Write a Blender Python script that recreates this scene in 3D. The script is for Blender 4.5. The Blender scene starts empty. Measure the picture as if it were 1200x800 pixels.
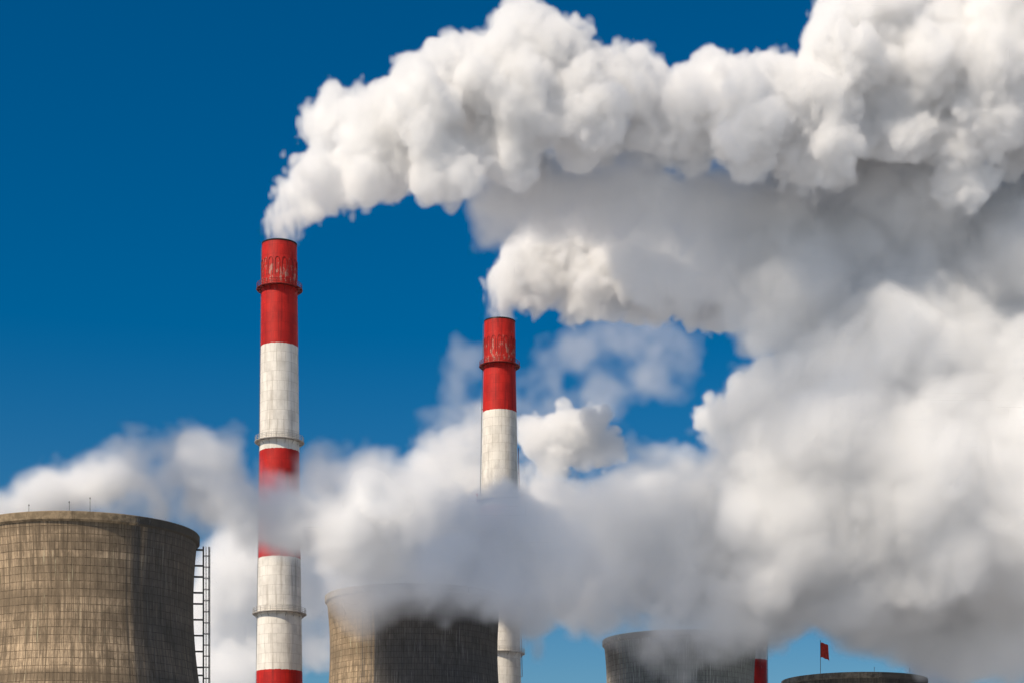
import bpy, bmesh, math, random
import numpy as np
from mathutils import Vector, Matrix

# ------------------------------------------------------------------ camera, sky, sun, exposure
S = bpy.context.scene
COL = S.collection
F = 2308.0                       # focal length in pixels of a 1200 px wide frame
HORIZON = 1075.0                 # the horizon lies this many pixels below the top of the frame
CAM_Z = 2.0
cam_d = bpy.data.cameras.new('camera')
cam = bpy.data.objects.new('camera', cam_d)
COL.objects.link(cam)
cam.location = (0, 0, CAM_Z)
cam.rotation_euler = (math.radians(90), 0, 0)
cam_d.sensor_width = 36.0
cam_d.lens = 36.0 * F / 1200.0
cam_d.shift_y = (HORIZON - 400.0) / 1200.0
cam_d.clip_start = 0.5
cam_d.clip_end = 60000
S.camera = cam

SUN_AZ = math.radians(48)        # from behind the camera towards the left
SUN_EL = math.radians(42)
to_sun = Vector((-math.sin(SUN_AZ) * math.cos(SUN_EL), -math.cos(SUN_AZ) * math.cos(SUN_EL), math.sin(SUN_EL)))
world = bpy.data.worlds.new('World')
S.world = world
world.use_nodes = True
wn = world.node_tree
wn.nodes.clear()
sky = wn.nodes.new('ShaderNodeTexSky')
sky.sky_type = 'NISHITA'
sky.sun_disc = False
sky.sun_elevation = SUN_EL
sky.sun_rotation = math.atan2(to_sun.x, to_sun.y)
sky.air_density = 1.0
sky.dust_density = 0.3
sky.ozone_density = 3.0
hsv = wn.nodes.new('ShaderNodeHueSaturation')
hsv.inputs['Saturation'].default_value = 1.55
hsv.inputs['Value'].default_value = 0.72
bg = wn.nodes.new('ShaderNodeBackground')
bg.inputs['Strength'].default_value = 0.10
wo = wn.nodes.new('ShaderNodeOutputWorld')
wn.links.new(sky.outputs[0], hsv.inputs['Color'])
wn.links.new(hsv.outputs[0], bg.inputs['Color'])
wn.links.new(bg.outputs[0], wo.inputs['Surface'])
sun_d = bpy.data.lights.new('sun', 'SUN')
sun_d.energy = 5.0
sun_d.angle = math.radians(0.5)
sun_d.color = (1.0, 0.875, 0.71)
sun = bpy.data.objects.new('sun', sun_d)
COL.objects.link(sun)
sun.rotation_euler = to_sun.to_track_quat('Z', 'Y').to_euler()
S.view_settings.view_transform = 'Standard'
S.view_settings.look = 'None'
S.view_settings.exposure = -0.04
S.view_settings.gamma = 1.0
S.view_settings.use_curve_mapping = False
S.render.engine = 'CYCLES'
cy = S.cycles
cy.max_bounces = 24
cy.volume_bounces = 14
cy.diffuse_bounces = 8
cy.transparent_max_bounces = 16
cy.volume_step_rate = 2.5
cy.volume_max_steps = 512
cy.use_adaptive_sampling = True
cy.adaptive_threshold = 0.03
cy.use_denoising = True

def P(px, py, d):
    return Vector(((px - 600.0) / F * d, d, CAM_Z + (HORIZON - py) / F * d))

def nd(nt, typ, **kw):
    n = nt.nodes.new(typ)
    for k, v in kw.items():
        setattr(n, k, v)
    return n

# ------------------------------------------------------------------ helpers
def tag(o, label=None, cat=None, group=None, kind=None):
    for k, v in (('label', label), ('category', cat), ('group', group), ('kind', kind)):
        if v: o[k] = v
    return o

def empty(name, loc, label, cat, group=None):
    o = bpy.data.objects.new(name, None); COL.objects.link(o)
    o.location = loc
    o.empty_display_size = 2
    return tag(o, label, cat, group)

def link_bm(name, bm, mat, parent=None, smooth=True, loc=None):
    me = bpy.data.meshes.new(name)
    bmesh.ops.recalc_face_normals(bm, faces=bm.faces[:])
    bm.to_mesh(me); bm.free()
    me.materials.append(mat)
    if smooth:
        me.polygons.foreach_set('use_smooth', [True] * len(me.polygons))
        try: me.set_sharp_from_angle(angle=math.radians(40))
        except Exception: pass
    o = bpy.data.objects.new(name, me); COL.objects.link(o)
    if parent: o.parent = parent
    if loc is not None: o.location = loc
    return o

def copy_child(o, parent, rotz=0.0, loc=None):
    c = o.copy(); COL.objects.link(c); c.parent = parent
    if rotz: c.rotation_euler = (0, 0, rotz)
    if loc is not None: c.location = loc
    for k in o.children:
        g = k.copy(); COL.objects.link(g); g.parent = c
    return c

def lathe(bm, prof, segs=96, closed=False):
    """revolve a list of (radius, z); uv = (metres round the axis, height)"""
    uvl = bm.loops.layers.uv.verify()
    rings = []
    for r, z in prof:
        rings.append([bm.verts.new((r * math.sin(2 * math.pi * k / segs), -r * math.cos(2 * math.pi * k / segs), z)) for k in range(segs)])
    pairs = list(zip(range(len(prof) - 1), range(1, len(prof))))
    if closed: pairs.append((len(prof) - 1, 0))
    rm = max(r for r, z in prof)
    for a, b in pairs:
        for k in range(segs):
            k2 = (k + 1) % segs
            f = bm.faces.new((rings[a][k], rings[a][k2], rings[b][k2], rings[b][k]))
            us = [2 * math.pi * k / segs * rm, 2 * math.pi * (k + 1) / segs * rm]
            zs = [prof[a][1], prof[b][1]]
            for lp, (u, v) in zip(f.loops, ((us[0], zs[0]), (us[1], zs[0]), (us[1], zs[1]), (us[0], zs[1]))):
                lp[uvl].uv = (u, v)

def box(bm, c, s, rotz=0.0):
    m = Matrix.Translation(c) @ Matrix.Rotation(rotz, 4, 'Z') @ Matrix.Diagonal((*s, 1))
    bmesh.ops.create_cube(bm, size=1.0, matrix=m)

def bar(bm, a, b, r, segs=6):
    a, b = Vector(a), Vector(b); d = b - a
    if d.length < 1e-5: return
    m = Matrix.Translation((a + b) / 2) @ d.to_track_quat('Z', 'Y').to_matrix().to_4x4()
    bmesh.ops.create_cone(bm, cap_ends=True, segments=segs, radius1=r, radius2=r, depth=d.length, matrix=m)

def ring(bm, R, z, r, segs=64, a0=0.0, a1=2 * math.pi):
    """a round bar bent to a circle or an arc"""
    full = a1 - a0 > 6.28
    n = segs
    rows = []
    for k in range(n if full else n + 1):
        a = a0 + (a1 - a0) * k / n
        row = []
        for j in range(6):
            t = 2 * math.pi * j / 6
            rr = R + r * math.cos(t)
            row.append(bm.verts.new((rr * math.sin(a), -rr * math.cos(a), z + r * math.sin(t))))
        rows.append(row)
    for k in range(n):
        p, q = rows[k], rows[(k + 1) % len(rows)]
        for j in range(6):
            bm.faces.new((p[j], q[j], q[(j + 1) % 6], p[(j + 1) % 6]))

def pol(R, a, z):
    return Vector((R * math.sin(a), -R * math.cos(a), z))

# ------------------------------------------------------------------ materials
def principled(name, rough=0.85):
    m = bpy.data.materials.new(name); m.use_nodes = True
    nt = m.node_tree; b = nt.nodes['Principled BSDF']
    b.inputs['Roughness'].default_value = rough
    b.inputs['Specular IOR Level'].default_value = 0.25
    return m, nt, b

def mixc(nt, fac, a, b, mode='MIX'):
    n = nd(nt, 'ShaderNodeMix', data_type='RGBA', blend_type=mode)
    n.inputs[0].default_value = 1.0
    for sock, v in ((n.inputs[0], fac), (n.inputs[6], a), (n.inputs[7], b)):
        if hasattr(v, 'is_linked') or hasattr(v, 'links'): nt.links.new(v, sock)
        elif isinstance(v, (tuple, list)): sock.default_value = (*v, 1.0) if len(v) == 3 else v
        else: sock.default_value = v
    return n.outputs[2]

def math_n(nt, op, a, b=None, c=None, clamp=False):
    n = nd(nt, 'ShaderNodeMath', operation=op); n.use_clamp = clamp
    for s, v in zip(n.inputs, (a, b, c)):
        if v is None: continue
        if hasattr(v, 'links'): nt.links.new(v, s)
        else: s.default_value = v
    return n.outputs[0]

def noise_n(nt, vec, scale, detail=4, rough=0.6, sc=(1, 1, 1), off=(0, 0, 0)):
    mp = nd(nt, 'ShaderNodeMapping')
    mp.inputs['Scale'].default_value = sc; mp.inputs['Location'].default_value = off
    nt.links.new(vec, mp.inputs['Vector'])
    n = nd(nt, 'ShaderNodeTexNoise')
    n.inputs['Scale'].default_value = scale; n.inputs['Detail'].default_value = detail; n.inputs['Roughness'].default_value = rough
    nt.links.new(mp.outputs[0], n.inputs['Vector'])
    return n.outputs[0]

def ramp_n(nt, fac, stops, interp='LINEAR'):
    n = nd(nt, 'ShaderNodeValToRGB'); e = n.color_ramp.elements
    n.color_ramp.interpolation = interp
    while len(e) < len(stops): e.new(0.5)
    for el, (p, c) in zip(e, stops):
        el.position = p; el.color = (*c, 1) if isinstance(c, tuple) else (c, c, c, 1)
    nt.links.new(fac, n.inputs[0])
    return n.outputs[0]

def smooth(nt, v, lo, hi):
    n = nd(nt, 'ShaderNodeMapRange', interpolation_type='SMOOTHSTEP')
    nt.links.new(v, n.inputs[0]); n.inputs[1].default_value = lo; n.inputs[2].default_value = hi
    return n.outputs[0]

def tower_concrete(name, base, dark, wet_shade_from, wet_shade_amt, H, seed, panel=(1.12, 1.38), lifts=()):
    """weathered shuttered concrete: panel joints, rain streaks, and a dark side of damp stain and, on two towers, painted cast shade"""
    m, nt, b = principled(name, 0.9)
    L = nt.links.new
    tc = nd(nt, 'ShaderNodeTexCoord'); uv, ob = tc.outputs['UV'], tc.outputs['Object']
    sep = nd(nt, 'ShaderNodeSeparateXYZ'); L(uv, sep.inputs[0]); v = sep.outputs[1]
    so = nd(nt, 'ShaderNodeSeparateXYZ'); L(ob, so.inputs[0])
    ang = math_n(nt, 'ARCTAN2', so.outputs[0], math_n(nt, 'MULTIPLY', so.outputs[1], -1.0))
    # wobble so that the joints are not ruled lines
    wob = nd(nt, 'ShaderNodeTexNoise'); wob.inputs['Scale'].default_value = 0.35; L(uv, wob.inputs['Vector'])
    wv = nd(nt, 'ShaderNodeVectorMath', operation='SCALE'); wv.inputs['Scale'].default_value = 0.22; L(wob.outputs[1], wv.inputs[0])
    ad = nd(nt, 'ShaderNodeVectorMath', operation='ADD'); L(uv, ad.inputs[0]); L(wv.outputs[0], ad.inputs[1])
    br = nd(nt, 'ShaderNodeTexBrick'); br.offset = 0.0; br.squash = 1.0
    L(ad.outputs[0], br.inputs['Vector'])
    br.inputs['Scale'].default_value = 1.0; br.inputs['Brick Width'].default_value = panel[0]; br.inputs['Row Height'].default_value = panel[1]
    br.inputs['Mortar Size'].default_value = 0.07; br.inputs['Mortar Smooth'].default_value = 0.35
    br.inputs['Color1'].default_value = (0.74, 0.74, 0.74, 1); br.inputs['Color2'].default_value = (1.10, 1.10, 1.10, 1); br.inputs['Mortar'].default_value = (0.20, 0.18, 0.16, 1)
    # broad bands of older and newer lifts
    band = noise_n(nt, uv, 1.0, 2, 0.5, (0.006, 0.16, 1), (seed, seed * 2.3, 0))
    col = mixc(nt, smooth(nt, band, 0.36, 0.62), tuple(c * 0.55 for c in base), base)
    rown = nd(nt, 'ShaderNodeTexWhiteNoise', noise_dimensions='1D')
    sv = nd(nt, 'ShaderNodeSeparateXYZ'); L(ad.outputs[0], sv.inputs[0])
    L(math_n(nt, 'ADD', math_n(nt, 'FLOOR', math_n(nt, 'DIVIDE', sv.outputs[1], panel[1])), seed), rown.inputs['W'])
    col = mixc(nt, math_n(nt, 'MULTIPLY', rown.outputs[0], 0.45), col, tuple(c * 0.45 for c in base))
    for z0, z1, amt in lifts:
        w = math_n(nt, 'MULTIPLY', smooth(nt, sv.outputs[1], z0, z0 + 0.5), math_n(nt, 'SUBTRACT', 1.0, smooth(nt, sv.outputs[1], z1, z1 + 0.5)))
        w = math_n(nt, 'MULTIPLY', w, abs(amt))
        col = mixc(nt, w, col, tuple(c * 1.22 for c in base) if amt > 0 else tuple(c * 0.4 for c in base))
    blot = noise_n(nt, uv, 0.13, 6, 0.7, (1, 1, 1), (seed * 3, 0, 0))
    col = mixc(nt, math_n(nt, 'MULTIPLY', smooth(nt, blot, 0.46, 0.62), 0.8), col, tuple(c * 0.42 for c in base))
    spot = noise_n(nt, uv, 0.75, 5, 0.75, (1, 0.7, 1), (seed * 4, 2, 0))
    col = mixc(nt, math_n(nt, 'MULTIPLY', smooth(nt, spot, 0.50, 0.66), 0.5), col, tuple(c * 0.35 for c in base))
    jn = noise_n(nt, uv, 0.45, 4, 0.7, (1, 0.8, 1), (seed, 7, 0))
    jfac = math_n(nt, 'ADD', 0.45, math_n(nt, 'MULTIPLY', smooth(nt, jn, 0.36, 0.6), 0.55))
    col = mixc(nt, jfac, col, br.outputs[0], 'MULTIPLY')
    rough_ = noise_n(nt, uv, 1.0, 8, 0.8, (1.1, 0.16, 1), (seed * 6, 1, 0))
    col = mixc(nt, math_n(nt, 'MULTIPLY', smooth(nt, rough_, 0.47, 0.62), 0.55), col, tuple(c * 0.3 for c in base))
    streak = noise_n(nt, uv, 1.0, 6, 0.72, (0.85, 0.055, 1), (seed * 5, seed, 0))
    stm = smooth(nt, streak, 0.51, 0.58)
    col = mixc(nt, math_n(nt, 'MULTIPLY', stm, 0.62), col, tuple(c * 0.22 for c in base))
    fine = noise_n(nt, uv, 1.0, 4, 0.7, (3.0, 0.12, 1), (seed, 3, 0))
    col = mixc(nt, math_n(nt, 'MULTIPLY', smooth(nt, fine, 0.52, 0.60), 0.7), col, tuple(c * 0.35 for c in base))
    pale = noise_n(nt, uv, 1.0, 5, 0.7, (1.5, 0.10, 1), (seed * 7, 9, 0))
    col = mixc(nt, math_n(nt, 'MULTIPLY', smooth(nt, pale, 0.60, 0.70), 0.55), col, tuple(min(0.6, c * 1.6) for c in base))
    # the run-off just under the rim
    top = smooth(nt, math_n(nt, 'ADD', v, math_n(nt, 'MULTIPLY', math_n(nt, 'SUBTRACT', streak, 0.5), 14.0)), H - 9.0, H + 1.0)
    col = mixc(nt, math_n(nt, 'MULTIPLY', top, 0.62), col, tuple(c * 0.22 for c in base))
    # the dark side: damp stain, plus painted steam shade on two towers
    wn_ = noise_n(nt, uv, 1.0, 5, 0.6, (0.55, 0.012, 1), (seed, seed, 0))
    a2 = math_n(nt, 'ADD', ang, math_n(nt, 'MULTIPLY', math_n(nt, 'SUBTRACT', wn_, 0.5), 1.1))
    wet_shade = smooth(nt, a2, wet_shade_from - 0.10, wet_shade_from + 0.14)
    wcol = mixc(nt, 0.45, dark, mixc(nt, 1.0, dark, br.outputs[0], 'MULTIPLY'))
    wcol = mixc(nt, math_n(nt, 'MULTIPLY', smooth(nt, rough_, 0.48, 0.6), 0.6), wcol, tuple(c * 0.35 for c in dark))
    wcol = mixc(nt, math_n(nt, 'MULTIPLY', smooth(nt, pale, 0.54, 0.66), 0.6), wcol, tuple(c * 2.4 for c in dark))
    col = mixc(nt, math_n(nt, 'MULTIPLY', wet_shade, wet_shade_amt), col, wcol)
    L(col, b.inputs['Base Color'])
    bp = nd(nt, 'ShaderNodeBump'); bp.inputs['Strength'].default_value = 0.5; bp.inputs['Distance'].default_value = 0.06
    L(math_n(nt, 'ADD', br.outputs[1], math_n(nt, 'MULTIPLY', fine, -0.6)), bp.inputs['Height']); bp.invert = True
    L(bp.outputs[0], b.inputs['Normal'])
    return m

def rim_concrete(name, base, dark, wet_shade_from, seed):
    m, nt, b = principled(name, 0.9)
    L = nt.links.new
    tc = nd(nt, 'ShaderNodeTexCoord'); uv, ob = tc.outputs['UV'], tc.outputs['Object']
    so = nd(nt, 'ShaderNodeSeparateXYZ'); L(ob, so.inputs[0])
    ang = math_n(nt, 'ARCTAN2', so.outputs[0], math_n(nt, 'MULTIPLY', so.outputs[1], -1.0))
    n1 = noise_n(nt, uv, 1.0, 5, 0.7, (0.5, 0.5, 1), (seed, 0, 0))
    n2 = noise_n(nt, uv, 1.0, 5, 0.7, (1.6, 0.2, 1), (seed, 4, 0))
    c = mixc(nt, smooth(nt, n1, 0.4, 0.62), base, tuple(x * 0.55 for x in base))
    c = mixc(nt, math_n(nt, 'MULTIPLY', smooth(nt, n2, 0.52, 0.66), 0.7), c, tuple(x * 0.25 for x in base))
    w = smooth(nt, math_n(nt, 'ADD', ang, math_n(nt, 'MULTIPLY', math_n(nt, 'SUBTRACT', n1, 0.5), 0.9)), wet_shade_from - 0.15, wet_shade_from + 0.15)
    c = mixc(nt, math_n(nt, 'MULTIPLY', w, 0.9), c, dark)  # rim darkens with the shell
    # salt crusts where spray dries
    c = mixc(nt, math_n(nt, 'MULTIPLY', smooth(nt, n2, 0.60, 0.68), math_n(nt, 'MULTIPLY', w, 0.5)), c, (0.35, 0.33, 0.30))
    L(c, b.inputs['Base Color'])
    return m

def stripe_paint(name, bands, z_top, seed, peel):
    """red and white bands on a concrete shaft; BANDS: heights from the top down at which the colour changes, red first"""
    m, nt, b = principled(name, 0.6)
    L = nt.links.new
    tc = nd(nt, 'ShaderNodeTexCoord'); uv, ob = tc.outputs['UV'], tc.outputs['Object']
    so = nd(nt, 'ShaderNodeSeparateXYZ'); L(ob, so.inputs[0]); z = so.outputs[2]
    ed = noise_n(nt, uv, 0.9, 3, 0.6)
    zz = math_n(nt, 'ADD', z, math_n(nt, 'MULTIPLY', math_n(nt, 'SUBTRACT', ed, 0.5), 0.5))
    t = math_n(nt, 'DIVIDE', zz, z_top + 1.0)
    stops = []
    edges = [0.0] + sorted(bands)                     # from the ground up
    n = len(edges)
    for i, e in enumerate(edges):
        red = (n - 1 - i) % 2 == 0
        stops.append((e / (z_top + 1.0), 1.0 if red else 0.0))
    isred = ramp_n(nt, t, stops, 'CONSTANT')
    blot = noise_n(nt, uv, 0.22, 5, 0.65, (1, 1, 1), (seed, 0, 0))
    streak = noise_n(nt, uv, 1.0, 6, 0.7, (0.9, 0.05, 1), (seed * 3, seed, 0))
    red = mixc(nt, smooth(nt, blot, 0.35, 0.7), (0.50, 0.016, 0.010), (0.36, 0.010, 0.008))
    red = mixc(nt, math_n(nt, 'MULTIPLY', smooth(nt, streak, 0.50, 0.64), 0.6), red, (0.17, 0.008, 0.008))
    white = mixc(nt, smooth(nt, blot, 0.36, 0.72), (0.76, 0.72, 0.65), (0.60, 0.56, 0.50))
    white = mixc(nt, math_n(nt, 'MULTIPLY', smooth(nt, streak, 0.50, 0.66), 0.55), white, (0.33, 0.28, 0.23))
    col = mixc(nt, isred, white, red)
    # lifts: thin pour joints every 2.4 m and fainter upright ones
    br = nd(nt, 'ShaderNodeTexBrick'); br.offset = 0.5; L(uv, br.inputs['Vector'])
    br.inputs['Scale'].default_value = 1.0; br.inputs['Brick Width'].default_value = 2.6; br.inputs['Row Height'].default_value = 2.45
    br.inputs['Mortar Size'].default_value = 0.05; br.inputs['Mortar Smooth'].default_value = 0.6
    br.inputs['Color1'].default_value = (0.90, 0.90, 0.90, 1); br.inputs['Color2'].default_value = (1.04, 1.04, 1.04, 1); br.inputs['Mortar'].default_value = (0.66, 0.63, 0.60, 1)
    col = mixc(nt, 1.0, col, br.outputs[0], 'MULTIPLY')
    # paint flaked off in the top section, in runs, showing pale concrete
    for (z0, z1, amt, sd) in peel:
        w = math_n(nt, 'MULTIPLY', smooth(nt, z, z0, z0 + 0.8), smooth(nt, math_n(nt, 'MULTIPLY', z, -1.0), -z1, -z1 + 0.8))
        pn = noise_n(nt, uv, 1.0, 6, 0.7, (0.55, 0.32, 1), (sd, sd * 2, 0))
        w = math_n(nt, 'MULTIPLY', w, math_n(nt, 'MULTIPLY', smooth(nt, pn, amt, amt + 0.10), 0.75))
        col = mixc(nt, w, col, (0.36, 0.25, 0.20))
    # soot at the mouth
    so_ = math_n(nt, 'MULTIPLY', smooth(nt, math_n(nt, 'ADD', z, math_n(nt, 'MULTIPLY', streak, 3.0)), z_top - 0.2, z_top + 2.8), 0.6)
    col = mixc(nt, so_, col, (0.03, 0.02, 0.02))
    L(col, b.inputs['Base Color'])
    bp = nd(nt, 'ShaderNodeBump'); bp.inputs['Strength'].default_value = 0.35; bp.inputs['Distance'].default_value = 0.05
    L(blot, bp.inputs['Height']); L(bp.outputs[0], b.inputs['Normal'])
    return m

def plain(name, col, rough=0.7, var=0.35, scale=1.5, metal=0.0):
    m, nt, b = principled(name, rough)
    tc = nd(nt, 'ShaderNodeTexCoord')
    n = noise_n(nt, tc.outputs['Object'], scale, 5, 0.65)
    nt.links.new(mixc(nt, smooth(nt, n, 0.35, 0.68), col, tuple(c * (1 - var) for c in col)), b.inputs['Base Color'])
    b.inputs['Metallic'].default_value = metal
    return m

M_STEEL = plain('dark_steel', (0.045, 0.043, 0.042), 0.6)
M_RED_STEEL = plain('red_painted_steel', (0.20, 0.016, 0.013), 0.6)
M_GREY_STEEL = plain('weathered_white_steel', (0.42, 0.39, 0.35), 0.6)
M_GALV = plain('galvanised_steel', (0.16, 0.155, 0.15), 0.55)
M_SOOT = plain('sooty_lining', (0.02, 0.018, 0.017), 0.95)
M_LIP = plain('rim_concrete', (0.17, 0.145, 0.11), 0.9, 0.55, 0.5)
M_LIP_DARK = plain('wet_rim_concrete', (0.075, 0.072, 0.066), 0.9, 0.5, 0.5)
M_LAMP = plain('red_lamp_glass', (0.45, 0.02, 0.015), 0.25)
M_FLAG = plain('red_flag_cloth', (0.52, 0.045, 0.035), 0.8, 0.25)

# ------------------------------------------------------------------ ground
def ground():
    bm = bmesh.new()
    s = 30000.0
    n = 24
    vs = [[bm.verts.new((-s + 2 * s * i / n, -s + 2 * s * j / n, 0)) for j in range(n + 1)] for i in range(n + 1)]
    for i in range(n):
        for j in range(n):
            bm.faces.new((vs[i][j], vs[i + 1][j], vs[i + 1][j + 1], vs[i][j + 1]))
    m, nt, b = principled('pale_bounce_ground', 0.95)
    tc = nd(nt, 'ShaderNodeTexCoord')
    n1 = noise_n(nt, tc.outputs['Object'], 0.012, 6, 0.6)
    n2 = noise_n(nt, tc.outputs['Object'], 0.4, 5, 0.7)
    c = mixc(nt, smooth(nt, n1, 0.4, 0.62), (0.60, 0.61, 0.63), (0.40, 0.40, 0.40))  # unseen ground, coloured pale to bounce light up under the steam
    c = mixc(nt, math_n(nt, 'MULTIPLY', smooth(nt, n2, 0.48, 0.7), 0.5), c, (0.24, 0.23, 0.21))
    nt.links.new(c, b.inputs['Base Color'])
    tag(link_bm('ground', bm, m, None, False), kind='structure')
ground()

# ------------------------------------------------------------------ chimneys
def platform(root, R, z, mat, width=1.15, lamps=()):
    bm = bmesh.new()
    lathe(bm, [(R + 0.01, z), (R + width, z), (R + width, z + 0.16), (R + 0.01, z + 0.16)], 64, True)
    ring(bm, R + width, z + 0.02, 0.12, 64)
    pf = link_bm('platform', bm, mat, root)
    bm = bmesh.new()
    n = 28
    for k in range(n):
        a = 2 * math.pi * k / n
        bar(bm, pol(R + width - 0.06, a, z + 0.16), pol(R + width - 0.06, a, z + 1.35), 0.055)
    for h in (0.55, 0.95, 1.35):
        ring(bm, R + width - 0.06, z + h, 0.05, 64)
    link_bm('railing', bm, mat, pf)
    bm = bmesh.new()
    bar(bm, pol(R - 0.05, 0, z - 1.05), pol(R + width - 0.15, 0, z - 0.04), 0.07)
    bar(bm, pol(R - 0.05, 0, z - 0.10), pol(R + width - 0.10, 0, z - 0.08), 0.07)
    b0 = link_bm('bracket', bm, mat, pf)
    for k in range(1, 16):
        copy_child(b0, pf, 2 * math.pi * k / 16)
    for a in lamps:
        bm = bmesh.new()
        c = pol(R + width + 0.05, a, z + 1.75)
        bmesh.ops.create_cone(bm, cap_ends=True, segments=12, radius1=0.24, radius2=0.20, depth=0.6, matrix=Matrix.Translation(c))
        bar(bm, c - Vector((0, 0, 0.9)), c, 0.06)
        link_bm('aviation_light', bm, M_LAMP, pf)
    return pf

def caged_ladder(root, name, prof_r, z0, z1, a, out, mat, cage=True):
    """rails, rungs and hoops following a shaft whose radius at height z is prof_r(z)"""
    bm = bmesh.new()
    rad = Vector((math.sin(a), -math.cos(a), 0)); tan = Vector((math.cos(a), math.sin(a), 0))
    def at(z, o, s): return rad * (prof_r(z) + o) + tan * s + Vector((0, 0, z))
    n = max(2, int((z1 - z0) / 6))
    for i in range(n):
        za, zb = z0 + (z1 - z0) * i / n, z0 + (z1 - z0) * (i + 1) / n
        for s in (-0.25, 0.25):
            bar(bm, at(za, out, s), at(zb, out, s), 0.05, 5)
        if cage:
            for (o, s) in ((out + 0.75, 0.0), (out + 0.5, 0.4), (out + 0.5, -0.4)):
                bar(bm, at(za, o, s), at(zb, o, s), 0.03, 4)
        for s in (-0.25, 0.25):
            bar(bm, at(za, -0.05, s), at(za, out, s), 0.045, 5)
    z = z0
    while z < z1:
        bar(bm, at(z, out, -0.25), at(z, out, 0.25), 0.03, 4); z += 0.6
    z = z0 + 0.5
    while cage and z < z1:
        pts = [at(z, out, -0.25), at(z, out + 0.5, -0.4), at(z, out + 0.75, 0), at(z, out + 0.5, 0.4), at(z, out, 0.25)]
        for p, q in zip(pts, pts[1:]): bar(bm, p, q, 0.035, 4)
        z += 1.5
    return link_bm(name, bm, mat, root, False)

def chimney(label, px, d, y_top, prof_px, bands_px, plats, seed, ladder_a, lamp_plats=(), group=None):
    """PROF_PX: (pixel row, pixel width); everything measured at distance D"""
    X = (px - 600) / F * d
    Z = lambda y: CAM_Z + (HORIZON - y) / F * (d - 4.8)      # read off the side that faces the camera
    root = empty('striped_chimney', (X, d, 0), label, 'chimney', group)
    pr = sorted((Z(y), w / F * d / 2) for y, w in prof_px)
    zs = [p[0] for p in pr]; rs = [p[1] for p in pr]
    def R(z): return float(np.interp(z, [0.0] + zs, [rs[0] + (rs[0] - rs[-1]) / (zs[-1] - zs[0]) * zs[0]] + rs))
    zt = Z(y_top)
    prof = [(R(z), z) for z in np.linspace(0, zt, 90)]
    rt = R(zt)
    prof += [(rt - 0.55, zt), (rt - 0.6, zt - 14)]
    bm = bmesh.new(); lathe(bm, prof, 96)
    za, zb = Z(y_top + 20), Z(y_top + 46)
    mat = stripe_paint('striped_paint', [Z(y) for y in bands_px], zt, seed,
                       [(Z(y_top + 52), Z(y_top + 28), 0.50, seed + 1), (Z(y_top + 34), Z(y_top + 14), 0.58, seed + 3), (Z(y_top + 72), Z(y_top + 50), 0.60, seed + 4), (Z(bands_px[1]), zt, 0.69, seed + 8)])
    link_bm('shaft', bm, mat, root)
    bm = bmesh.new()
    lathe(bm, [(rt + 0.02, zt - 0.3), (rt + 0.10, zt - 0.22), (rt + 0.10, zt + 0.06), (rt - 0.5, zt + 0.06), (rt - 0.5, zt - 0.4)], 96)
    link_bm('rim', bm, M_SOOT, root)
    # raised arch ribs round the top section
    n = 16
    a_top, a_bot = Z(y_top + 21), Z(y_top + 42)
    rr = R((a_top + a_bot) / 2) + 0.03
    w = 2 * math.pi / n * 0.33
    bm = bmesh.new()
    pts = [pol(rr, -w, a_bot)] + [pol(rr, -w * math.cos(t), a_top - 1.1 + 1.1 * math.sin(t)) for t in np.linspace(0, math.pi, 9)] + [pol(rr, w, a_bot)]
    for p, q in zip(pts, pts[1:]): bar(bm, p, q, 0.065, 6)
    arch = link_bm('arch_rib', bm, M_RED_STEEL, root)
    for k in range(1, n): copy_child(arch, root, 2 * math.pi * k / n)
    for y, mt in plats:
        z = Z(y)
        platform(root, R(z), z, mt, 1.2, lamp_plats.get(y, ()) if lamp_plats else ())
    caged_ladder(root, 'ladder', R, 20.0, zt - 0.5, ladder_a, 0.3, M_GALV, False)
    return root, R, Z

GCH = 'red and white banded chimneys'
ch1, R1, Z1 = chimney('tallest red and white banded chimney, standing just right of the big brown cooling tower', 327.5, 500, 279,
              [(279, 40.5), (330, 42), (404, 43.5), (527, 46.5), (654, 49.5), (786, 53.5)],
              [404, 527, 654, 786, 905], [(333, M_RED_STEEL), (513, M_GREY_STEEL), (716, M_GREY_STEEL)], 2.0, math.radians(-100), {}, GCH)
ch2, R2, Z2 = chimney('second red and white banded chimney, rising out of steam behind the shadowed cooling tower', 585.5, 565, 371,
              [(371, 36), (422, 37.5), (481, 40), (600, 44), (760, 49)],
              [481, 592, 722, 850, 960], [(424, M_RED_STEEL), (583, M_GREY_STEEL), (763, M_GREY_STEEL)], 5.0, math.radians(-97),
              {583: (math.radians(-80), math.radians(85))}, GCH)
ch3, R3, Z3 = chimney('short red and white banded chimney, mostly hidden behind the grey cooling tower', 881, 640, 712,
              [(712, 34), (800, 36)], [738, 772, 830, 890], [(726, M_RED_STEEL)], 9.0, math.radians(95), {}, GCH)
# a conduit runs up the right side of the second chimney
bm = bmesh.new()
for y0 in range(790, 520, -30):
    za, zb = Z2(y0), Z2(y0 - 30)
    bar(bm, pol(R2(za) + 0.35, math.radians(88), za), pol(R2(zb) + 0.35, math.radians(88), zb), 0.09, 6)
    bar(bm, pol(R2(za) - 0.05, math.radians(88), za), pol(R2(za) + 0.35, math.radians(88), za), 0.06, 5)
link_bm('conduit', bm, M_RED_STEEL, ch2)

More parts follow.
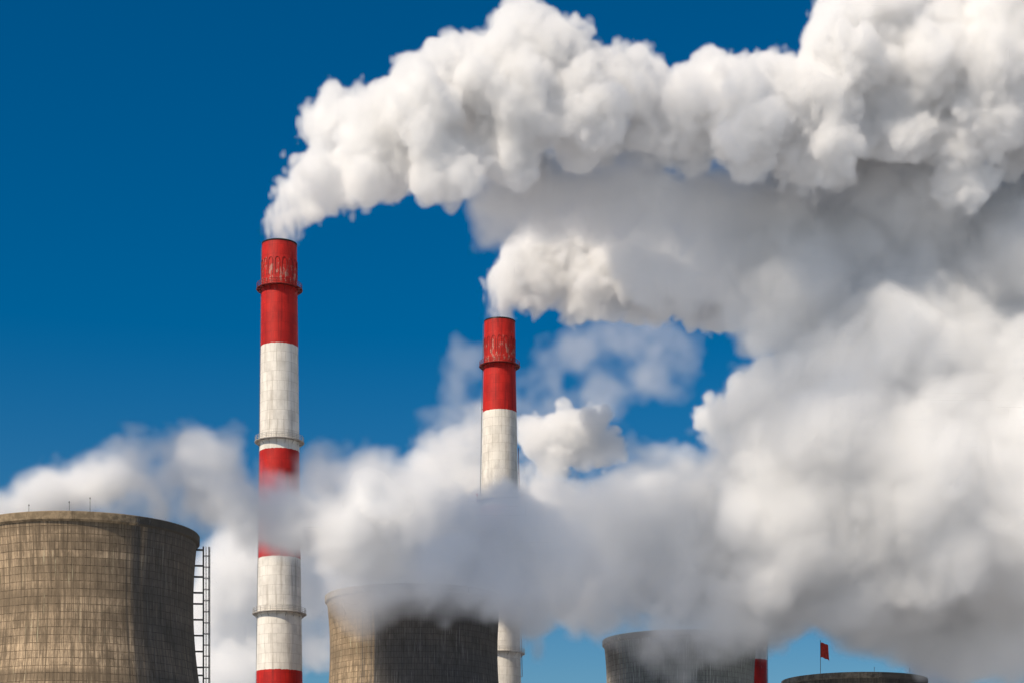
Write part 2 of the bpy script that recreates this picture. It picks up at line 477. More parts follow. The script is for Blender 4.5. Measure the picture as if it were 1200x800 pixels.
# ------------------------------------------------------------------ cooling towers
def cooling_tower(label, px, d, y_rim, w_px, mat, lip_mat, rods=(), rail=None, ladder=None):
    """Y_RIM: row of the rim's top edge at its left and right ends; W_PX: width at the throat"""
    X = (px - 600) / F * d
    H = CAM_Z + (HORIZON - y_rim) / F * d
    a = w_px / F * d / 2
    zt, c = H - 13.0, 44.0
    def R(z): return a * math.sqrt(1 + (z - zt) ** 2 / c ** 2)
    root = empty('cooling_tower', (X, d, 0), label, 'cooling tower', 'concrete cooling towers')
    top = H - 1.2
    prof = [(R(z), z) for z in np.linspace(0, top, 60)]
    prof += [(R(z) - 0.45, z) for z in np.linspace(top, 30, 30)]
    bm = bmesh.new(); lathe(bm, prof, 160)
    link_bm('shell', bm, mat, root)
    rr = R(top)
    bm = bmesh.new()
    lathe(bm, [(rr + 0.003, H - 1.7), (rr + 0.34, H - 1.5), (rr + 0.48, H - 1.4), (rr + 0.50, H - 0.12), (rr + 0.40, H), (rr - 0.5, H), (rr - 0.6, H - 0.15), (rr - 0.6, H - 1.5)], 160, True)
    link_bm('rim', bm, lip_mat, root)
    for ang, h in rods:
        bm = bmesh.new()
        p = pol(rr + 0.2, ang, H - 0.02)
        bar(bm, p, p + Vector((0, 0, h)), 0.05, 5)
        bmesh.ops.create_uvsphere(bm, u_segments=8, v_segments=6, radius=0.13, matrix=Matrix.Translation(p + Vector((0, 0, h))))
        link_bm('lightning_rod', bm, M_GALV, root)
    if rail:
        bm = bmesh.new()
        a0, a1 = rail
        k = a0
        while k <= a1:
            bar(bm, pol(rr + 0.45, k, H - 0.02), pol(rr + 0.45, k, H + 0.8), 0.04, 5); k += 0.06
        for h in (0.4, 0.8): ring(bm, rr + 0.45, H + h, 0.04, 40, a0, a1)
        link_bm('railing', bm, M_GALV, root)
    return root, R, H, rr

# tower at the left edge
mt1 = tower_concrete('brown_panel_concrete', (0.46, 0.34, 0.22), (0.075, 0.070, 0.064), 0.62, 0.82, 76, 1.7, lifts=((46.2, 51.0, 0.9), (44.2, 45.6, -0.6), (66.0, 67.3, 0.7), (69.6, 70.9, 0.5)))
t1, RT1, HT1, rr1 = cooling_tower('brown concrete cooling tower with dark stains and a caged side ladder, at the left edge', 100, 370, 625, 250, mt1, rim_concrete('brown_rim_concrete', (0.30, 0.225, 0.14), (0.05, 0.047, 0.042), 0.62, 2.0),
    [(math.asin(-0.66), 2.4), (math.asin(-0.27), 1.2), (math.asin(0.08), 1.6), (math.asin(0.25), 2.4), (-2.6, 2.4), (2.5, 2.4)])
def ladder_tower(root, X, z0, z1, R):
    bm = bmesh.new()
    a = math.radians(96)
    rad = Vector((math.sin(a), -math.cos(a), 0)); tan = Vector((math.cos(a), math.sin(a), 0))
    def at(o, s, z): return rad * (X + o) + tan * s + Vector((0, 0, z))
    for o, s, r in ((0, -0.4, 0.14), (0, 0.4, 0.14), (1.0, 0.35, 0.07), (1.0, -0.35, 0.07), (1.2, 0, 0.09), (0.5, -0.6, 0.045), (0.5, 0.6, 0.045)):
        bar(bm, at(o, s, z0), at(o, s, z1), r, 6)
    z = z0
    i = 0
    while z < z1 - 0.3:
        bar(bm, at(0, -0.4, z), at(0, 0.4, z), 0.04, 4)
        if i % 5 == 0:
            pts = [at(0, -0.4, z), at(0.5, -0.6, z), at(1.0, -0.35, z), at(1.2, 0, z), at(1.0, 0.35, z), at(0.5, 0.6, z), at(0, 0.4, z)]
            for p, q in zip(pts, pts[1:]): bar(bm, p, q, 0.055, 4)
        i += 1; z += 0.42
    lad = link_bm('caged_ladder', bm, M_STEEL, root, False)
    rng = random.Random(5)
    z = z1 - 0.6
    while z > z0:
        bm = bmesh.new()
        for s in (-0.4, 0.4):
            p = at(0, s, z); rz = R(z)
            ang = a + s / rz
            bar(bm, pol(rz - 0.1, ang, z), p, 0.12, 5)
        link_bm('stay', bm, M_STEEL, lad, False)
        z -= rng.choice((1.5, 2.1, 3.0))
ladder_tower(t1, RT1(HT1 - 13) + 1.9, 20.0, HT1 - 2.0, RT1)

mt2 = tower_concrete('shadowed_panel_concrete', (0.54, 0.40, 0.255), (0.075, 0.074, 0.073), -0.52, 0.92, 80, 4.1)  # steam's cast shadow painted into the dark stain, right of the sunlit strip
t2, RT2, HT2, rr2 = cooling_tower('dark shadowed cooling tower with a pale left side, in front of the second chimney', 485, 473, 700, 196, mt2, rim_concrete('shadowed_rim_concrete', (0.30, 0.23, 0.15), (0.04, 0.04, 0.038), -0.5, 3.0))
mt3 = tower_concrete('grey_panel_concrete', (0.55, 0.50, 0.42), (0.20, 0.215, 0.208), -0.98, 0.92, 77, 6.3)  # most of the shell painted dark as steam shade, left edge kept sunlit
t3, RT3, HT3, rr3 = cooling_tower('grey cooling tower in steam shade with a thin pale left edge, hiding a short chimney', 797, 540, 750, 172, mt3, rim_concrete('grey_rim_concrete', (0.30, 0.27, 0.22), (0.06, 0.064, 0.062), -0.95, 4.0))
mt4 = tower_concrete('pale_panel_concrete', (0.34, 0.31, 0.26), (0.05, 0.05, 0.05), 0.2, 0.8, 70, 8.8)
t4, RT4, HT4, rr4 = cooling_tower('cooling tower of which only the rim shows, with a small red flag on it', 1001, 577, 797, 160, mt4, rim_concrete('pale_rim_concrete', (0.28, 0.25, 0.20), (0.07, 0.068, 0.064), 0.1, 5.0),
    [(math.asin(0.62), 1.6), (math.asin(0.1), 1.2)])

# flag on the rim of the last tower
def flag():
    a = math.asin(-0.60)
    p = pol(rr4 + 0.1, a, HT4)
    base = Vector((t4.location.x + p.x, t4.location.y + p.y, HT4))
    root = empty('flag', base, 'small red flag on a thin pole, standing on a cooling tower rim', 'flag')
    bm = bmesh.new(); bar(bm, (0, 0, -0.05), (0, 0, 9.3), 0.08, 8)
    bmesh.ops.create_uvsphere(bm, u_segments=8, v_segments=6, radius=0.15, matrix=Matrix.Translation((0, 0, 9.35)))
    link_bm('pole', bm, M_GALV, root)
    bm = bmesh.new()
    nu, nv = 16, 14
    W, Hh = 2.6, 4.2
    g = [[None] * (nv + 1) for _ in range(nu + 1)]
    for i in range(nu + 1):
        u = i / nu
        for j in range(nv + 1):
            v = j / nv
            sag = -0.9 * u * u
            g[i][j] = bm.verts.new((0.08 + u * W * (0.95 - 0.12 * v), 0.45 * math.sin(u * 7 + v * 2.2) * u, 4.6 + v * Hh + sag * (1.2 - 0.4 * v) + 0.12 * math.sin(u * 9)))
    for i in range(nu):
        for j in range(nv):
            bm.faces.new((g[i][j], g[i + 1][j], g[i + 1][j + 1], g[i][j + 1]))
    o = link_bm('cloth', bm, M_FLAG, root)
    md = o.modifiers.new('thickness', 'SOLIDIFY'); md.thickness = 0.02
flag()

# ------------------------------------------------------------------ steam
CORES = True
def bspline_matrix(n, cells, off):
    t = np.linspace(0, cells, n, endpoint=False) + off
    i = np.floor(t).astype(int)
    f = t - i
    w = np.stack([(1 - f) ** 3 / 6, (3 * f ** 3 - 6 * f ** 2 + 4) / 6, (-3 * f ** 3 + 3 * f ** 2 + 3 * f + 1) / 6, f ** 3 / 6], 1)
    m = np.zeros((n, int(cells) + 6), np.float32)
    for k in range(4):
        m[np.arange(n), i + k] += w[:, k]
    return m

def noise3(shape, cell, rng):
    """smooth random field, about -1..1, features of CELL voxels"""
    cell = cell if isinstance(cell, tuple) else (cell,) * 3
    ms = [bspline_matrix(n, n / c + 0.01, rng.random()) for n, c in zip(shape, cell)]
    a = rng.standard_normal([m.shape[1] for m in ms]).astype(np.float32)
    a = np.tensordot(ms[2], a, (1, 2))
    a = np.tensordot(ms[1], a, (1, 2))
    a = np.tensordot(ms[0], a, (1, 2))
    return a * np.float32(1.6)

def billow_spheres(base, kids, rng, flat=1.0):
    """each ball carries smaller balls on its skin, and those smaller ones again"""
    allk = [base]; cur = base
    for n, f0, f1, off in kids:
        m = len(cur)
        d = rng.standard_normal((m, n, 3)); d /= np.linalg.norm(d, axis=2)[..., None]
        rr = cur[:, None, 3] * rng.uniform(f0, f1, (m, n))
        c = cur[:, None, :3] + d * (cur[:, None, 3:4] * off) * np.array((1, 1, flat))
        cur = np.concatenate([c, rr[..., None]], 2).reshape(-1, 4)
        allk.append(cur)
    return np.concatenate(allk)

def box_blur(a, k):
    for axis in range(3):
        n = a.shape[axis]
        c = np.cumsum(np.pad(a, [(k + 1, k) if i == axis else (0, 0) for i in range(3)], mode='edge'), axis=axis, dtype=np.float64)
        hi = np.take(c, np.arange(2 * k + 1, 2 * k + 1 + n), axis=axis); lo = np.take(c, np.arange(0, n), axis=axis)
        a = ((hi - lo) / (2 * k + 1)).astype(np.float32)
    return a

def steam_field(base, voxel, seed, kids, noise, ramp, margin, thin=None, blur=0.0, swell=0.0):
    rng = np.random.default_rng(seed)
    sph = billow_spheres(np.array(base, float), kids, rng)
    sph = sph[sph[:, 3] > voxel]
    lo = (sph[:, :3] - sph[:, 3:]).min(0) - margin
    hi = (sph[:, :3] + sph[:, 3:]).max(0) + margin
    lo[2] = max(lo[2], 12.0)
    n = np.maximum(8, np.ceil((hi - lo) / voxel).astype(int) + 1)
    hi = lo + (n - 1) * voxel
    ax = [(lo[i] + np.arange(n[i]) * voxel).astype(np.float32) for i in range(3)]
    sdf = np.full(n, margin, np.float32)
    for x, y, z, r in sph:
        big = r + margin
        a = [max(0, int((c - big - lo[i]) / voxel)) for i, c in enumerate((x, y, z))]
        b = [min(n[i], int((c + big - lo[i]) / voxel) + 2) for i, c in enumerate((x, y, z))]
        if min(b[i] - a[i] for i in range(3)) < 1: continue
        d2 = (ax[0][a[0]:b[0]] - np.float32(x))[:, None, None] ** 2 + (ax[1][a[1]:b[1]] - np.float32(y))[None, :, None] ** 2 + (ax[2][a[2]:b[2]] - np.float32(z))[None, None, :] ** 2
        s = sdf[a[0]:b[0], a[1]:b[1], a[2]:b[2]]
        np.minimum(s, np.sqrt(d2) - np.float32(r), out=s)
    k = int(round(blur / voxel))
    if k >= 1:
        sdf = box_blur(box_blur(sdf, k), k)
    far = sdf > margin * 0.8
    f = -sdf + np.float32(swell)
    for cell, amp, billow in noise:
        nz = noise3(n, cell / voxel, rng)
        f += np.float32(amp) * ((np.abs(nz) * 2 - 0.8) if billow else nz)
    f[far] = -margin
    # a thin skin, and a dense heart further in
    s0, r0, s1, a1, r1 = ramp
    dens = s0 * np.clip(f / r0, 0, 1) + s1 * np.clip((f - a1) / r1, 0, 1)
    if thin is not None:
        dens *= thin(ax, rng, n, noise3)
    for i in range(3):
        for e in (0, -1):
            sl = [slice(None)] * 3; sl[i] = e
            dens[tuple(sl)] = 0; f[tuple(sl)] = -margin
    return dens, f, lo, hi, n

def field_object(vals, attr='vapour'):
    """a cloud of sample points that only carries the numbers; it is not part of the scene"""
    me = bpy.data.meshes.new('vapour_samples')
    me.vertices.add(int(vals.size))
    a = me.attributes.new(attr, 'FLOAT', 'POINT')
    a.data.foreach_set('value', np.ascontiguousarray(vals, np.float32).ravel())
    return bpy.data.objects.new('vapour_samples', me)

def field_group(src, lo, hi, n, mat=None, mesh_at=None):
    ng = bpy.data.node_groups.new('vapour field', 'GeometryNodeTree')
    ng.interface.new_socket('Geometry', in_out='INPUT', socket_type='NodeSocketGeometry')
    ng.interface.new_socket('Geometry', in_out='OUTPUT', socket_type='NodeSocketGeometry')
    go = nd(ng, 'NodeGroupOutput'); L = ng.links.new
    oi = nd(ng, 'GeometryNodeObjectInfo'); oi.inputs['Object'].default_value = src
    pos = nd(ng, 'GeometryNodeInputPosition')
    def vm(op, a, b=None):
        q = nd(ng, 'ShaderNodeVectorMath', operation=op); L(a, q.inputs[0])
        if b is not None: q.inputs[1].default_value = b
        return q.outputs[0]
    ix = vm('FLOOR', vm('ADD', vm('DIVIDE', vm('SUBTRACT', pos.outputs[0], lo), [(hi[i] - lo[i]) / (n[i] - 1) for i in range(3)]), (0.5, 0.5, 0.5)))
    sep = nd(ng, 'ShaderNodeSeparateXYZ'); L(ix, sep.inputs[0])
    m1 = nd(ng, 'ShaderNodeMath', operation='MULTIPLY_ADD'); L(sep.outputs[0], m1.inputs[0]); m1.inputs[1].default_value = float(n[1]); L(sep.outputs[1], m1.inputs[2])
    m2 = nd(ng, 'ShaderNodeMath', operation='MULTIPLY_ADD'); L(m1.outputs[0], m2.inputs[0]); m2.inputs[1].default_value = float(n[2]); L(sep.outputs[2], m2.inputs[2])
    at = nd(ng, 'GeometryNodeInputNamedAttribute', data_type='FLOAT'); at.inputs[0].default_value = 'vapour'
    si = nd(ng, 'GeometryNodeSampleIndex', data_type='FLOAT', domain='POINT', clamp=True)
    L(oi.outputs['Geometry'], si.inputs['Geometry']); L(at.outputs[0], si.inputs['Value']); L(m2.outputs[0], si.inputs['Index'])
    vc = nd(ng, 'GeometryNodeVolumeCube'); L(si.outputs[0], vc.inputs['Density'])
    vc.inputs['Min'].default_value = lo; vc.inputs['Max'].default_value = hi
    for i, k in enumerate('XYZ'): vc.inputs['Resolution ' + k].default_value = int(n[i])
    out = vc.outputs[0]
    if mesh_at is not None:
        v2 = nd(ng, 'GeometryNodeVolumeToMesh'); L(out, v2.inputs[0]); v2.inputs['Threshold'].default_value = mesh_at
        out = v2.outputs[0]
    else:
        sm = nd(ng, 'GeometryNodeSetMaterial'); L(out, sm.inputs['Geometry']); sm.inputs['Material'].default_value = mat
        out = sm.outputs[0]
    L(out, go.inputs[0])
    return ng

def vapour_material(density, albedo=(0.99, 0.99, 0.99), g=0.0):
    m = bpy.data.materials.new('vapour'); m.use_nodes = True
    nt = m.node_tree; nt.nodes.clear()
    o = nd(nt, 'ShaderNodeOutputMaterial')
    v = nd(nt, 'ShaderNodeVolumePrincipled')
    v.inputs['Color'].default_value = (*albedo, 1)
    v.inputs['Density'].default_value = density
    v.inputs['Density Attribute'].default_value = 'density'
    v.inputs['Anisotropy'].default_value = g
    nt.links.new(v.outputs[0], o.inputs['Volume'])
    return m

M_CORE = plain('dense_steam', (0.92, 0.92, 0.92), 1.0, 0.0)
M_CORE.node_tree.nodes['Principled BSDF'].inputs['Specular IOR Level'].default_value = 0.0

def core_mesh(name, f, lo, hi, depth, voxel, want):
    """the optically thick inside of a plume as one closed mesh"""
    k = max(1, int(round(want / voxel)))
    # box-average so that the skin is smooth
    n = [(s // k) for s in f.shape]
    g = f[:n[0] * k, :n[1] * k, :n[2] * k].reshape(n[0], k, n[1], k, n[2], k).mean((1, 3, 5))
    for i in range(3):
        for e in (0, -1):
            sl = [slice(None)] * 3; sl[i] = e; g[tuple(sl)] = -5
    l2 = lo + (k - 1) * voxel / 2
    h2 = l2 + (np.array(n) - 1) * voxel * k
    if g.max() <= depth: return None
    src = field_object(np.clip(g, -2, depth * 2 + 4) + 10)
    ng = field_group(src, l2, h2, n, mesh_at=depth + 10)
    me = bpy.data.meshes.new('tmp'); o = bpy.data.objects.new('tmp', me); COL.objects.link(o)
    md = o.modifiers.new('m', 'NODES'); md.node_group = ng
    dg = bpy.context.evaluated_depsgraph_get()
    out = bpy.data.meshes.new_from_object(o.evaluated_get(dg), depsgraph=dg)
    bpy.data.objects.remove(o); bpy.data.meshes.remove(me)
    bpy.data.objects.remove(src)
    bpy.data.node_groups.remove(ng)
    if not len(out.polygons): return None
    bm = bmesh.new(); bm.from_mesh(out)
    # keep the one connected heart, no crumbs
    seen = set(); parts = []
    bm.verts.ensure_lookup_table()
    for v in bm.verts:
        if v.index in seen: continue
        st = [v]; isl = []
        seen.add(v.index)
        while st:
            q = st.pop(); isl.append(q)
            for e in q.link_edges:
                w = e.other_vert(q)
                if w.index not in seen: seen.add(w.index); st.append(w)
        parts.append(isl)
    parts.sort(key=len)
    bmesh.ops.delete(bm, geom=[q for isl in parts[:-1] for q in isl], context='VERTS')
    bm.to_mesh(out); bm.free()
    out.name = name
    out.materials.clear(); out.materials.append(M_CORE)
    out.polygons.foreach_set('use_smooth', [True] * len(out.polygons))
    return out

def steam_plume(label, pts, seed, voxel, kids, noise, ramp, core, depth_jit, name='steam_plume', cat='steam plume', shrink=0.8, margin=None, thin=None, group='steam plumes', blur=0.0, swell=0.0, parent=None, core_voxel=1.6, albedo=(0.99, 0.99, 0.99)):
    """PTS: (pixel x, pixel y, distance, pixel radius)"""
    rnd = random.Random(seed)
    base = []
    for x, y, d, r in pts:
        d2 = d + rnd.uniform(-depth_jit, depth_jit)
        p = P(x, y, d2); base.append((p.x, p.y, p.z, r * shrink * d2 / F))
    margin = margin or sum(a for c, a, b in noise) * 1.2 + blur * 2 + 2.0
    dens, f, lo, hi, n = steam_field(base, voxel, seed, kids, noise, ramp, margin, thin, blur, swell)
    x0, y0, d0, r0 = pts[0]
    org = P(x0, y0, d0)
    org_l = [float(v) for v in org]
    me = core_mesh(name, f, lo, hi, core, voxel, core_voxel) if (CORES and core) else None
    src = field_object(dens)
    l2 = [float(lo[i] - org[i]) for i in range(3)]; h2 = [float(hi[i] - org[i]) for i in range(3)]
    mat = vapour_material(1.0, albedo)
    ng = field_group(src, l2, h2, n, mat)
    if me is not None:
        me.transform(Matrix.Translation(-org))
        root = bpy.data.objects.new(name, me); COL.objects.link(root)
        root.location = org_l
    else:
        root = None
    vol = bpy.data.volumes.new('vapour'); vol.materials.append(mat)
    vo = bpy.data.objects.new('vapour' if root else name, vol); COL.objects.link(vo)
    md = vo.modifiers.new('vapour', 'NODES'); md.node_group = ng
    if root: vo.parent = root
    else: vo.location = org_l; root = vo
    if parent:
        root.parent = parent; root.location = [a - b for a, b in zip(org_l, parent.location)]
    else:
        tag(root, label, cat, group)
    print('STEAM', label[:40], list(n), int(np.prod(n)), 'core', len(me.polygons) if me else 0)
    return root

CRISP = dict(kids=[(18, .3, .55, .78), (8, .25, .5, .85)], blur=0.9, noise=[(14, 1.1, 0), (8, 1.1, 1), (4, .95, 1), (2, .7, 1), (1.1, .55, 0)], ramp=(0.36, 1.1, 0.25, 2.0, 3.0))
SMOKE = dict(kids=[(12, .4, .65, .7), (5, .3, .5, .8)], blur=3.0, noise=[(20, 2.0, 0), (9, 1.2, 0), (4.5, .8, 1), (2.2, .5, 1), (1.4, .3, 0)], ramp=(0.2, 3.0, 0.3, 4.0, 5.0))
SOFT = dict(kids=[(14, .45, .7, .65)], blur=4.0, noise=[(30, 2.6, 0), (13, 1.6, 1), (6, 1.3, 1), (3, .9, 1), (1.7, .5, 0)], ramp=(0.17, 3.6, 0.18, 5.0, 7.0))
VEIL = dict(kids=[(8, .4, .7, .7)], blur=2.0, noise=[(14, 1.6, 0), (6, 1.4, 0), (3, 1.0, 0), (1.6, .6, 0)], ramp=(0.10, 7.0, 0.0, 0.0, 1.0))
MIST = dict(kids=[(10, .4, .65, .7), (4, .3, .55, .8)], blur=1.5, noise=[(16, 2.0, 0), (8, 1.8, 1), (4, 1.4, 1), (2.0, .9, 1), (1.3, .5, 0)], ramp=(0.15, 3.5, 0.2, 5.0, 6.0))
WISP = dict(kids=[(8, .35, .6, .8)], blur=1.5, noise=[(14, 3.0, 0), (6, 2.6, 0), (3, 2.0, 0), (1.8, 1.0, 0)], ramp=(0.04, 6.0, 0.0, 0.0, 1.0))

def mouth(x_px, y_px, d, reach):
    """wisps where the plume leaves the chimney: torn and see-through at first, thicker with height and downwind"""
    p = P(x_px, y_px, d)
    def fn(ax, rng, n, noise):
        nz = noise(n, (3.0, 3.0, 8.0), rng) * 0.5 + noise(n, (1.5, 1.5, 4.0), rng) * 0.6
        t = (ax[2][None, None, :] - p.z) / reach + (ax[0][:, None, None] - p.x) / (reach * 0.75)
        t = np.maximum(t, (ax[0][:, None, None] - p.x - 14.0) / 6.0)
        return np.clip(0.04 + t * 1.1 + nz * 0.9, 0.015, 1.0)
    return fn

# plume of the tallest chimney: bright billows on top, a shaded underside that trails behind
def lerp_d(x, x0, d0, x1, d1): return d0 + (d1 - d0) * min(1, max(0, (x - x0) / (x1 - x0)))
A = [(321, 281, 16), (330, 281, 18), (338, 280, 17), (325, 268, 19), (335, 264, 24), (336, 248, 26), (341, 262, 19), (344, 246, 24), (353, 226, 30), (366, 232, 30), (385, 236, 24), (362, 244, 22), (425, 226, 24), (1128, 212, 24), (1140, 200, 18), (372, 205, 38), (405, 225, 28), (385, 150, 46), (390, 112, 30), (440, 175, 60), (440, 128, 34), (430, 205, 34), (470, 195, 34), (500, 130, 62),
     (520, 185, 52), (560, 95, 52), (545, 205, 34), (600, 130, 68), (618, 62, 55), (625, 34, 26), (600, 185, 45), (668, 75, 38), (690, 135, 64), (700, 92, 30), (745, 98, 46), (740, 66, 22), (770, 150, 50), (805, 140, 62),
     (835, 108, 44), (830, 84, 22), (880, 145, 64), (905, 98, 40), (905, 78, 22), (945, 112, 44), (950, 165, 62), (1010, 60, 75), (975, 12, 34), (1040, 0, 70), (1050, 120, 78), (1100, 60, 105), (1190, 60, 110), (1160, 130, 66), (1250, 100, 110)]
B = [(585, 235, 46), (562, 268, 24), (640, 222, 54), (700, 230, 58), (760, 235, 62), (830, 240, 72), (900, 250, 78), (960, 240, 74), (860, 305, 58), (930, 325, 88), (882, 378, 36), (1000, 300, 88), (1010, 220, 66),
     (1080, 270, 84), (1060, 340, 76), (1160, 300, 84), (1220, 300, 90), (1230, 220, 76), (960, 385, 44), (1130, 350, 80), (760, 322, 42), (805, 328, 40), (850, 352, 30), (900, 390, 38), (1000, 380, 60)]
ptsA = [(x, y, lerp_d(x, 330, 500, 500, 487), r) for x, y, r in A] + [(x, y - 4, 507, r) for x, y, r in A if r >= 44 and x > 480]
plume = steam_plume('huge white billowing steam plume streaming right from the mouth of the tallest chimney', ptsA, 11, 0.55, core=7.0, depth_jit=6, swell=0.5, thin=mouth(330, 285, 500, 17.0), **CRISP)
steam_plume('grey shaded underside of the plume', [(x, y, 511 if x < 700 else 515, r) for x, y, r in B], 12, 0.75, swell=0.6, core=10.0, depth_jit=5, name='underside', parent=plume, **SMOKE)

Cc = [(576, 372, 14), (584, 372, 16), (592, 371, 15), (580, 360, 18), (588, 356, 20), (592, 344, 20), (600, 325, 27), (626, 312, 38), (655, 302, 44), (682, 285, 36), (700, 300, 36), (625, 330, 30), (690, 325, 42), (730, 318, 44), (770, 325, 44), (715, 345, 28), (810, 335, 42), (850, 345, 40), (760, 350, 24)]
steam_plume('smaller white steam plume blowing right from the mouth of the second chimney', [(x, y, lerp_d(x, 600, 565, 850, 560), r * (1.28 if y < 350 else 1.0)) for x, y, r in Cc], 23, 0.5, core=5.5, depth_jit=5, thin=mouth(584, 376, 565, 15.0), **CRISP)

# steam of the brown tower at the left, drifting in front of the tallest chimney
E1 = [(8, 598, 14), (30, 596, 16), (60, 596, 17), (100, 595, 22), (140, 588, 30), (165, 570, 32), (190, 582, 44), (212, 552, 34), (228, 528, 22), (245, 545, 24), (240, 588, 50), (270, 600, 44), (300, 606, 36), (330, 604, 33), (365, 595, 44), (385, 562, 40), (420, 580, 52), (400, 625, 48), (440, 625, 56), (355, 625, 34), (470, 580, 54)]
steam_plume('grey white steam drifting right from the brown cooling tower across the tallest chimney', [(x, y, 358 if y < 550 else 384 if x < 200 else (378 if x < 260 else 374), r) for x, y, r in E1], 31, 0.62, core=6.0, depth_jit=5, swell=1.6, **dict(MIST, ramp=(0.14, 3.5, 0.4, 3.5, 3.0)))

F1 = [(450, 640, 58), (500, 632, 56), (540, 645, 58), (590, 635, 50), (600, 665, 52), (640, 645, 56), (620, 625, 40), (480, 660, 46), (570, 680, 44), (440, 660, 42), (610, 695, 40), (635, 680, 40), (560, 612, 30), (578, 610, 30), (602, 604, 34), (575, 622, 36), (600, 618, 40), (590, 635, 46), (570, 655, 54), (600, 690, 46)]
F2 = [(480, 590, 50), (520, 560, 50), (560, 560, 50), (555, 515, 34), (600, 570, 46), (640, 580, 44), (440, 590, 44), (540, 600, 60)]
shadowed = steam_plume('mid grey steam rising off the dark sooty cooling tower and hiding its rim', [(x, y, 470, r) for x, y, r in F1] + [(x, y, 448, r) for x, y, r in [(530, 668, 30), (570, 666, 32), (600, 690, 28)]], 37, 0.65, core=13.0, depth_jit=6, swell=2.2, **MIST)
steam_plume('grey steam trailing behind the second chimney', [(x, y, 596, r) for x, y, r in F2], 38, 0.95, core=8.0, depth_jit=6, name='trailing_steam', parent=shadowed, swell=2.0, **MIST)

VF = [(405, 690, 26), (430, 690, 32), (465, 688, 36), (500, 690, 38), (535, 686, 38), (570, 688, 36), (450, 712, 26), (425, 715, 24), (500, 715, 22), (545, 706, 28), (575, 705, 28)]
steam_plume('thin haze over the rim', [(x, y, 444, r) for x, y, r in VF], 39, 0.7, core=None, depth_jit=2, name='rim_haze', parent=shadowed, swell=1.8, **dict(VEIL, ramp=(0.15, 6.0, 0.0, 0.0, 1.0)))
G1 = [(740, 710, 40), (850, 720, 50), (700, 690, 60), (660, 650, 60), (704, 622, 70), (755, 578, 60), (770, 620, 90), (820, 660, 90), (735, 560, 32), (800, 560, 46), (850, 610, 90), (900, 670, 90), (890, 700, 60), (650, 600, 50), (790, 700, 50), (720, 685, 44)]
bank = steam_plume('large beige grey steam bank over the grey cooling tower, right of the second chimney', [(x, y, 520, r) for x, y, r in G1] + [(x, y, 512, r) for x, y, r in [(750, 716, 26), (785, 716, 28), (820, 716, 28), (855, 714, 28)]], 41, 0.7, core=13.0, depth_jit=8, swell=1.0, **SOFT)

VG = [(720, 740, 24), (745, 740, 30), (780, 742, 34), (815, 742, 34), (850, 742, 32), (880, 738, 30), (760, 765, 26), (800, 768, 28), (840, 765, 26), (870, 760, 22)]
steam_plume('thin haze over the rim', [(x, y, 511, r) for x, y, r in VG], 40, 0.8, core=None, depth_jit=2, name='rim_haze', parent=bank, swell=1.8, **dict(VEIL, ramp=(0.17, 6.0, 0.0, 0.0, 1.0)))
H1 = [(1020, 728, 46), (968, 686, 50), (1050, 700, 90), (1120, 720, 90), (1190, 700, 100), (1000, 600, 120), (1100, 580, 130), (1190, 560, 140), (960, 520, 80), (1010, 470, 84), (1040, 420, 60),
      (1075, 375, 46), (1095, 335, 36), (1110, 440, 84), (1180, 440, 84), (1160, 410, 44), (1220, 400, 60), (900, 560, 74), (920, 620, 84), (890, 480, 44), (848, 500, 32), (922, 448, 38), (893, 448, 25), (965, 420, 46), (1000, 400, 44), (1040, 365, 40), (940, 470, 60), (1000, 440, 60), (1060, 410, 60), (1020, 540, 90), (1130, 380, 50), (1190, 700, 110), (1100, 660, 110), (1100, 775, 34), (1260, 600, 140), (1200, 760, 60)]
massive = steam_plume('massive pale steam cloud rising over the flagged cooling tower, along the right side', [(x, y, 505 if y < 640 else (532 if x > 1150 else (592 if y > 760 else 541)), r) for x, y, r in H1], 43, 0.8, core=13.0, depth_jit=8, swell=2.5, **SOFT)

HP = [(845, 492, 36), (880, 472, 42), (915, 446, 30), (870, 505, 40), (905, 480, 40), (835, 505, 24), (950, 430, 24), (895, 430, 18)]
steam_plume('bright crisp puff', [(x, y, 512, r) for x, y, r in HP], 61, 0.55, core=5.0, depth_jit=4, name='bright_puff', parent=massive, **CRISP)
I1 = [(640, 512, 34), (665, 502, 38), (690, 512, 38), (712, 520, 26), (660, 525, 36), (625, 500, 20), (690, 490, 22)]
steam_plume('small bright steam puff close to the right of the second chimney shaft', [(x, y, 600, r) for x, y, r in I1], 47, 0.55, core=5.0, depth_jit=4, **CRISP)

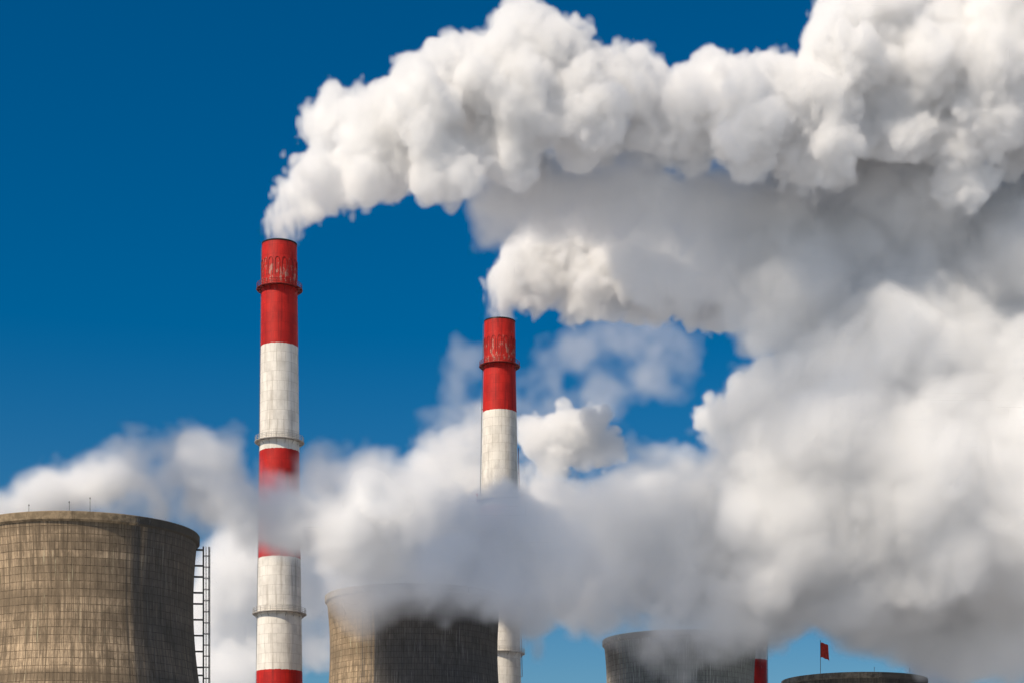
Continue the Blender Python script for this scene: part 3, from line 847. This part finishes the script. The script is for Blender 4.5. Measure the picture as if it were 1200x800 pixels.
J1 = [(545, 425, 26), (535, 455, 22), (640, 440, 36), (680, 420, 40), (720, 400, 40), (770, 390, 46), (800, 410, 40), (760, 440, 46), (700, 460, 46), (650, 480, 40), (600, 470, 36), (560, 500, 40), (520, 520, 40)]
steam_plume('thin torn veil of steam hanging in the blue sky behind the second chimney', [(x, y, 660, r) for x, y, r in J1], 53, 1.0, core=None, depth_jit=10, **WISP)

K1 = [(270, 680, 54), (240, 720, 50), (290, 740, 56), (270, 790, 56), (360, 700, 50), (370, 760, 40), (420, 700, 40), (300, 660, 50), (320, 780, 50), (230, 780, 50), (350, 640, 50)]
steam_plume('pale low steam bank in the gap behind the tallest chimney base', [(x, y, 700, r) for x, y, r in K1], 59, 1.1, core=11.0, depth_jit=8, **SOFT)

# unseen scrap of steam, added between the plant and the sun to shade the lower steam and two of the towers
def drifting():
    rng = random.Random(8)
    u, nrm = Vector((.53, .85, 0)), Vector((.85, -.53, 0))
    base = []
    for uu, n0, n1 in ((118, -314, -292), (135, -322, -280), (160, -324, -280), (185, -324, -280), (210, -322, -278), (235, -318, -276), (260, -314, -275), (285, -310, -278)):
        for nn in np.linspace(n0 + 14, n1, 4):
            p = u * (uu + rng.uniform(-6, 6)) + nrm * nn
            base.append((p.x, p.y, 250 + rng.uniform(-5, 5), rng.uniform(13, 17)))
    for uu, nn, rr in ((305, -295, 12), (310, -270, 12), (325, -255, 13), (345, -240, 13), (365, -225, 12), (330, -230, 12), (350, -212, 11), (318, -240, 12), (340, -222, 12), (362, -238, 12)):
        p = u * uu + nrm * nn
        base.append((p.x, p.y, 250, rr * 0.95))
    dens, f, lo, hi, n = steam_field(base, 1.3, 77, [(10, .3, .5, .85)], [(12, 2.0, 0), (6, 1.4, 1), (3, .8, 0)], (0.05, 3.0, 0.0, 0.0, 1.0), 9.0, None, 1.0)
    src = field_object(dens)
    mat = vapour_material(1.0)
    vol = bpy.data.volumes.new('shade_steam'); vol.materials.append(mat)
    o = bpy.data.objects.new('shade_steam', vol); COL.objects.link(o)
    md = o.modifiers.new('vapour', 'NODES'); md.node_group = field_group(src, [float(v) for v in lo], [float(v) for v in hi], n, mat)
    tag(o, kind='stuff')
drifting()  # unseen steam, added only to cast shade
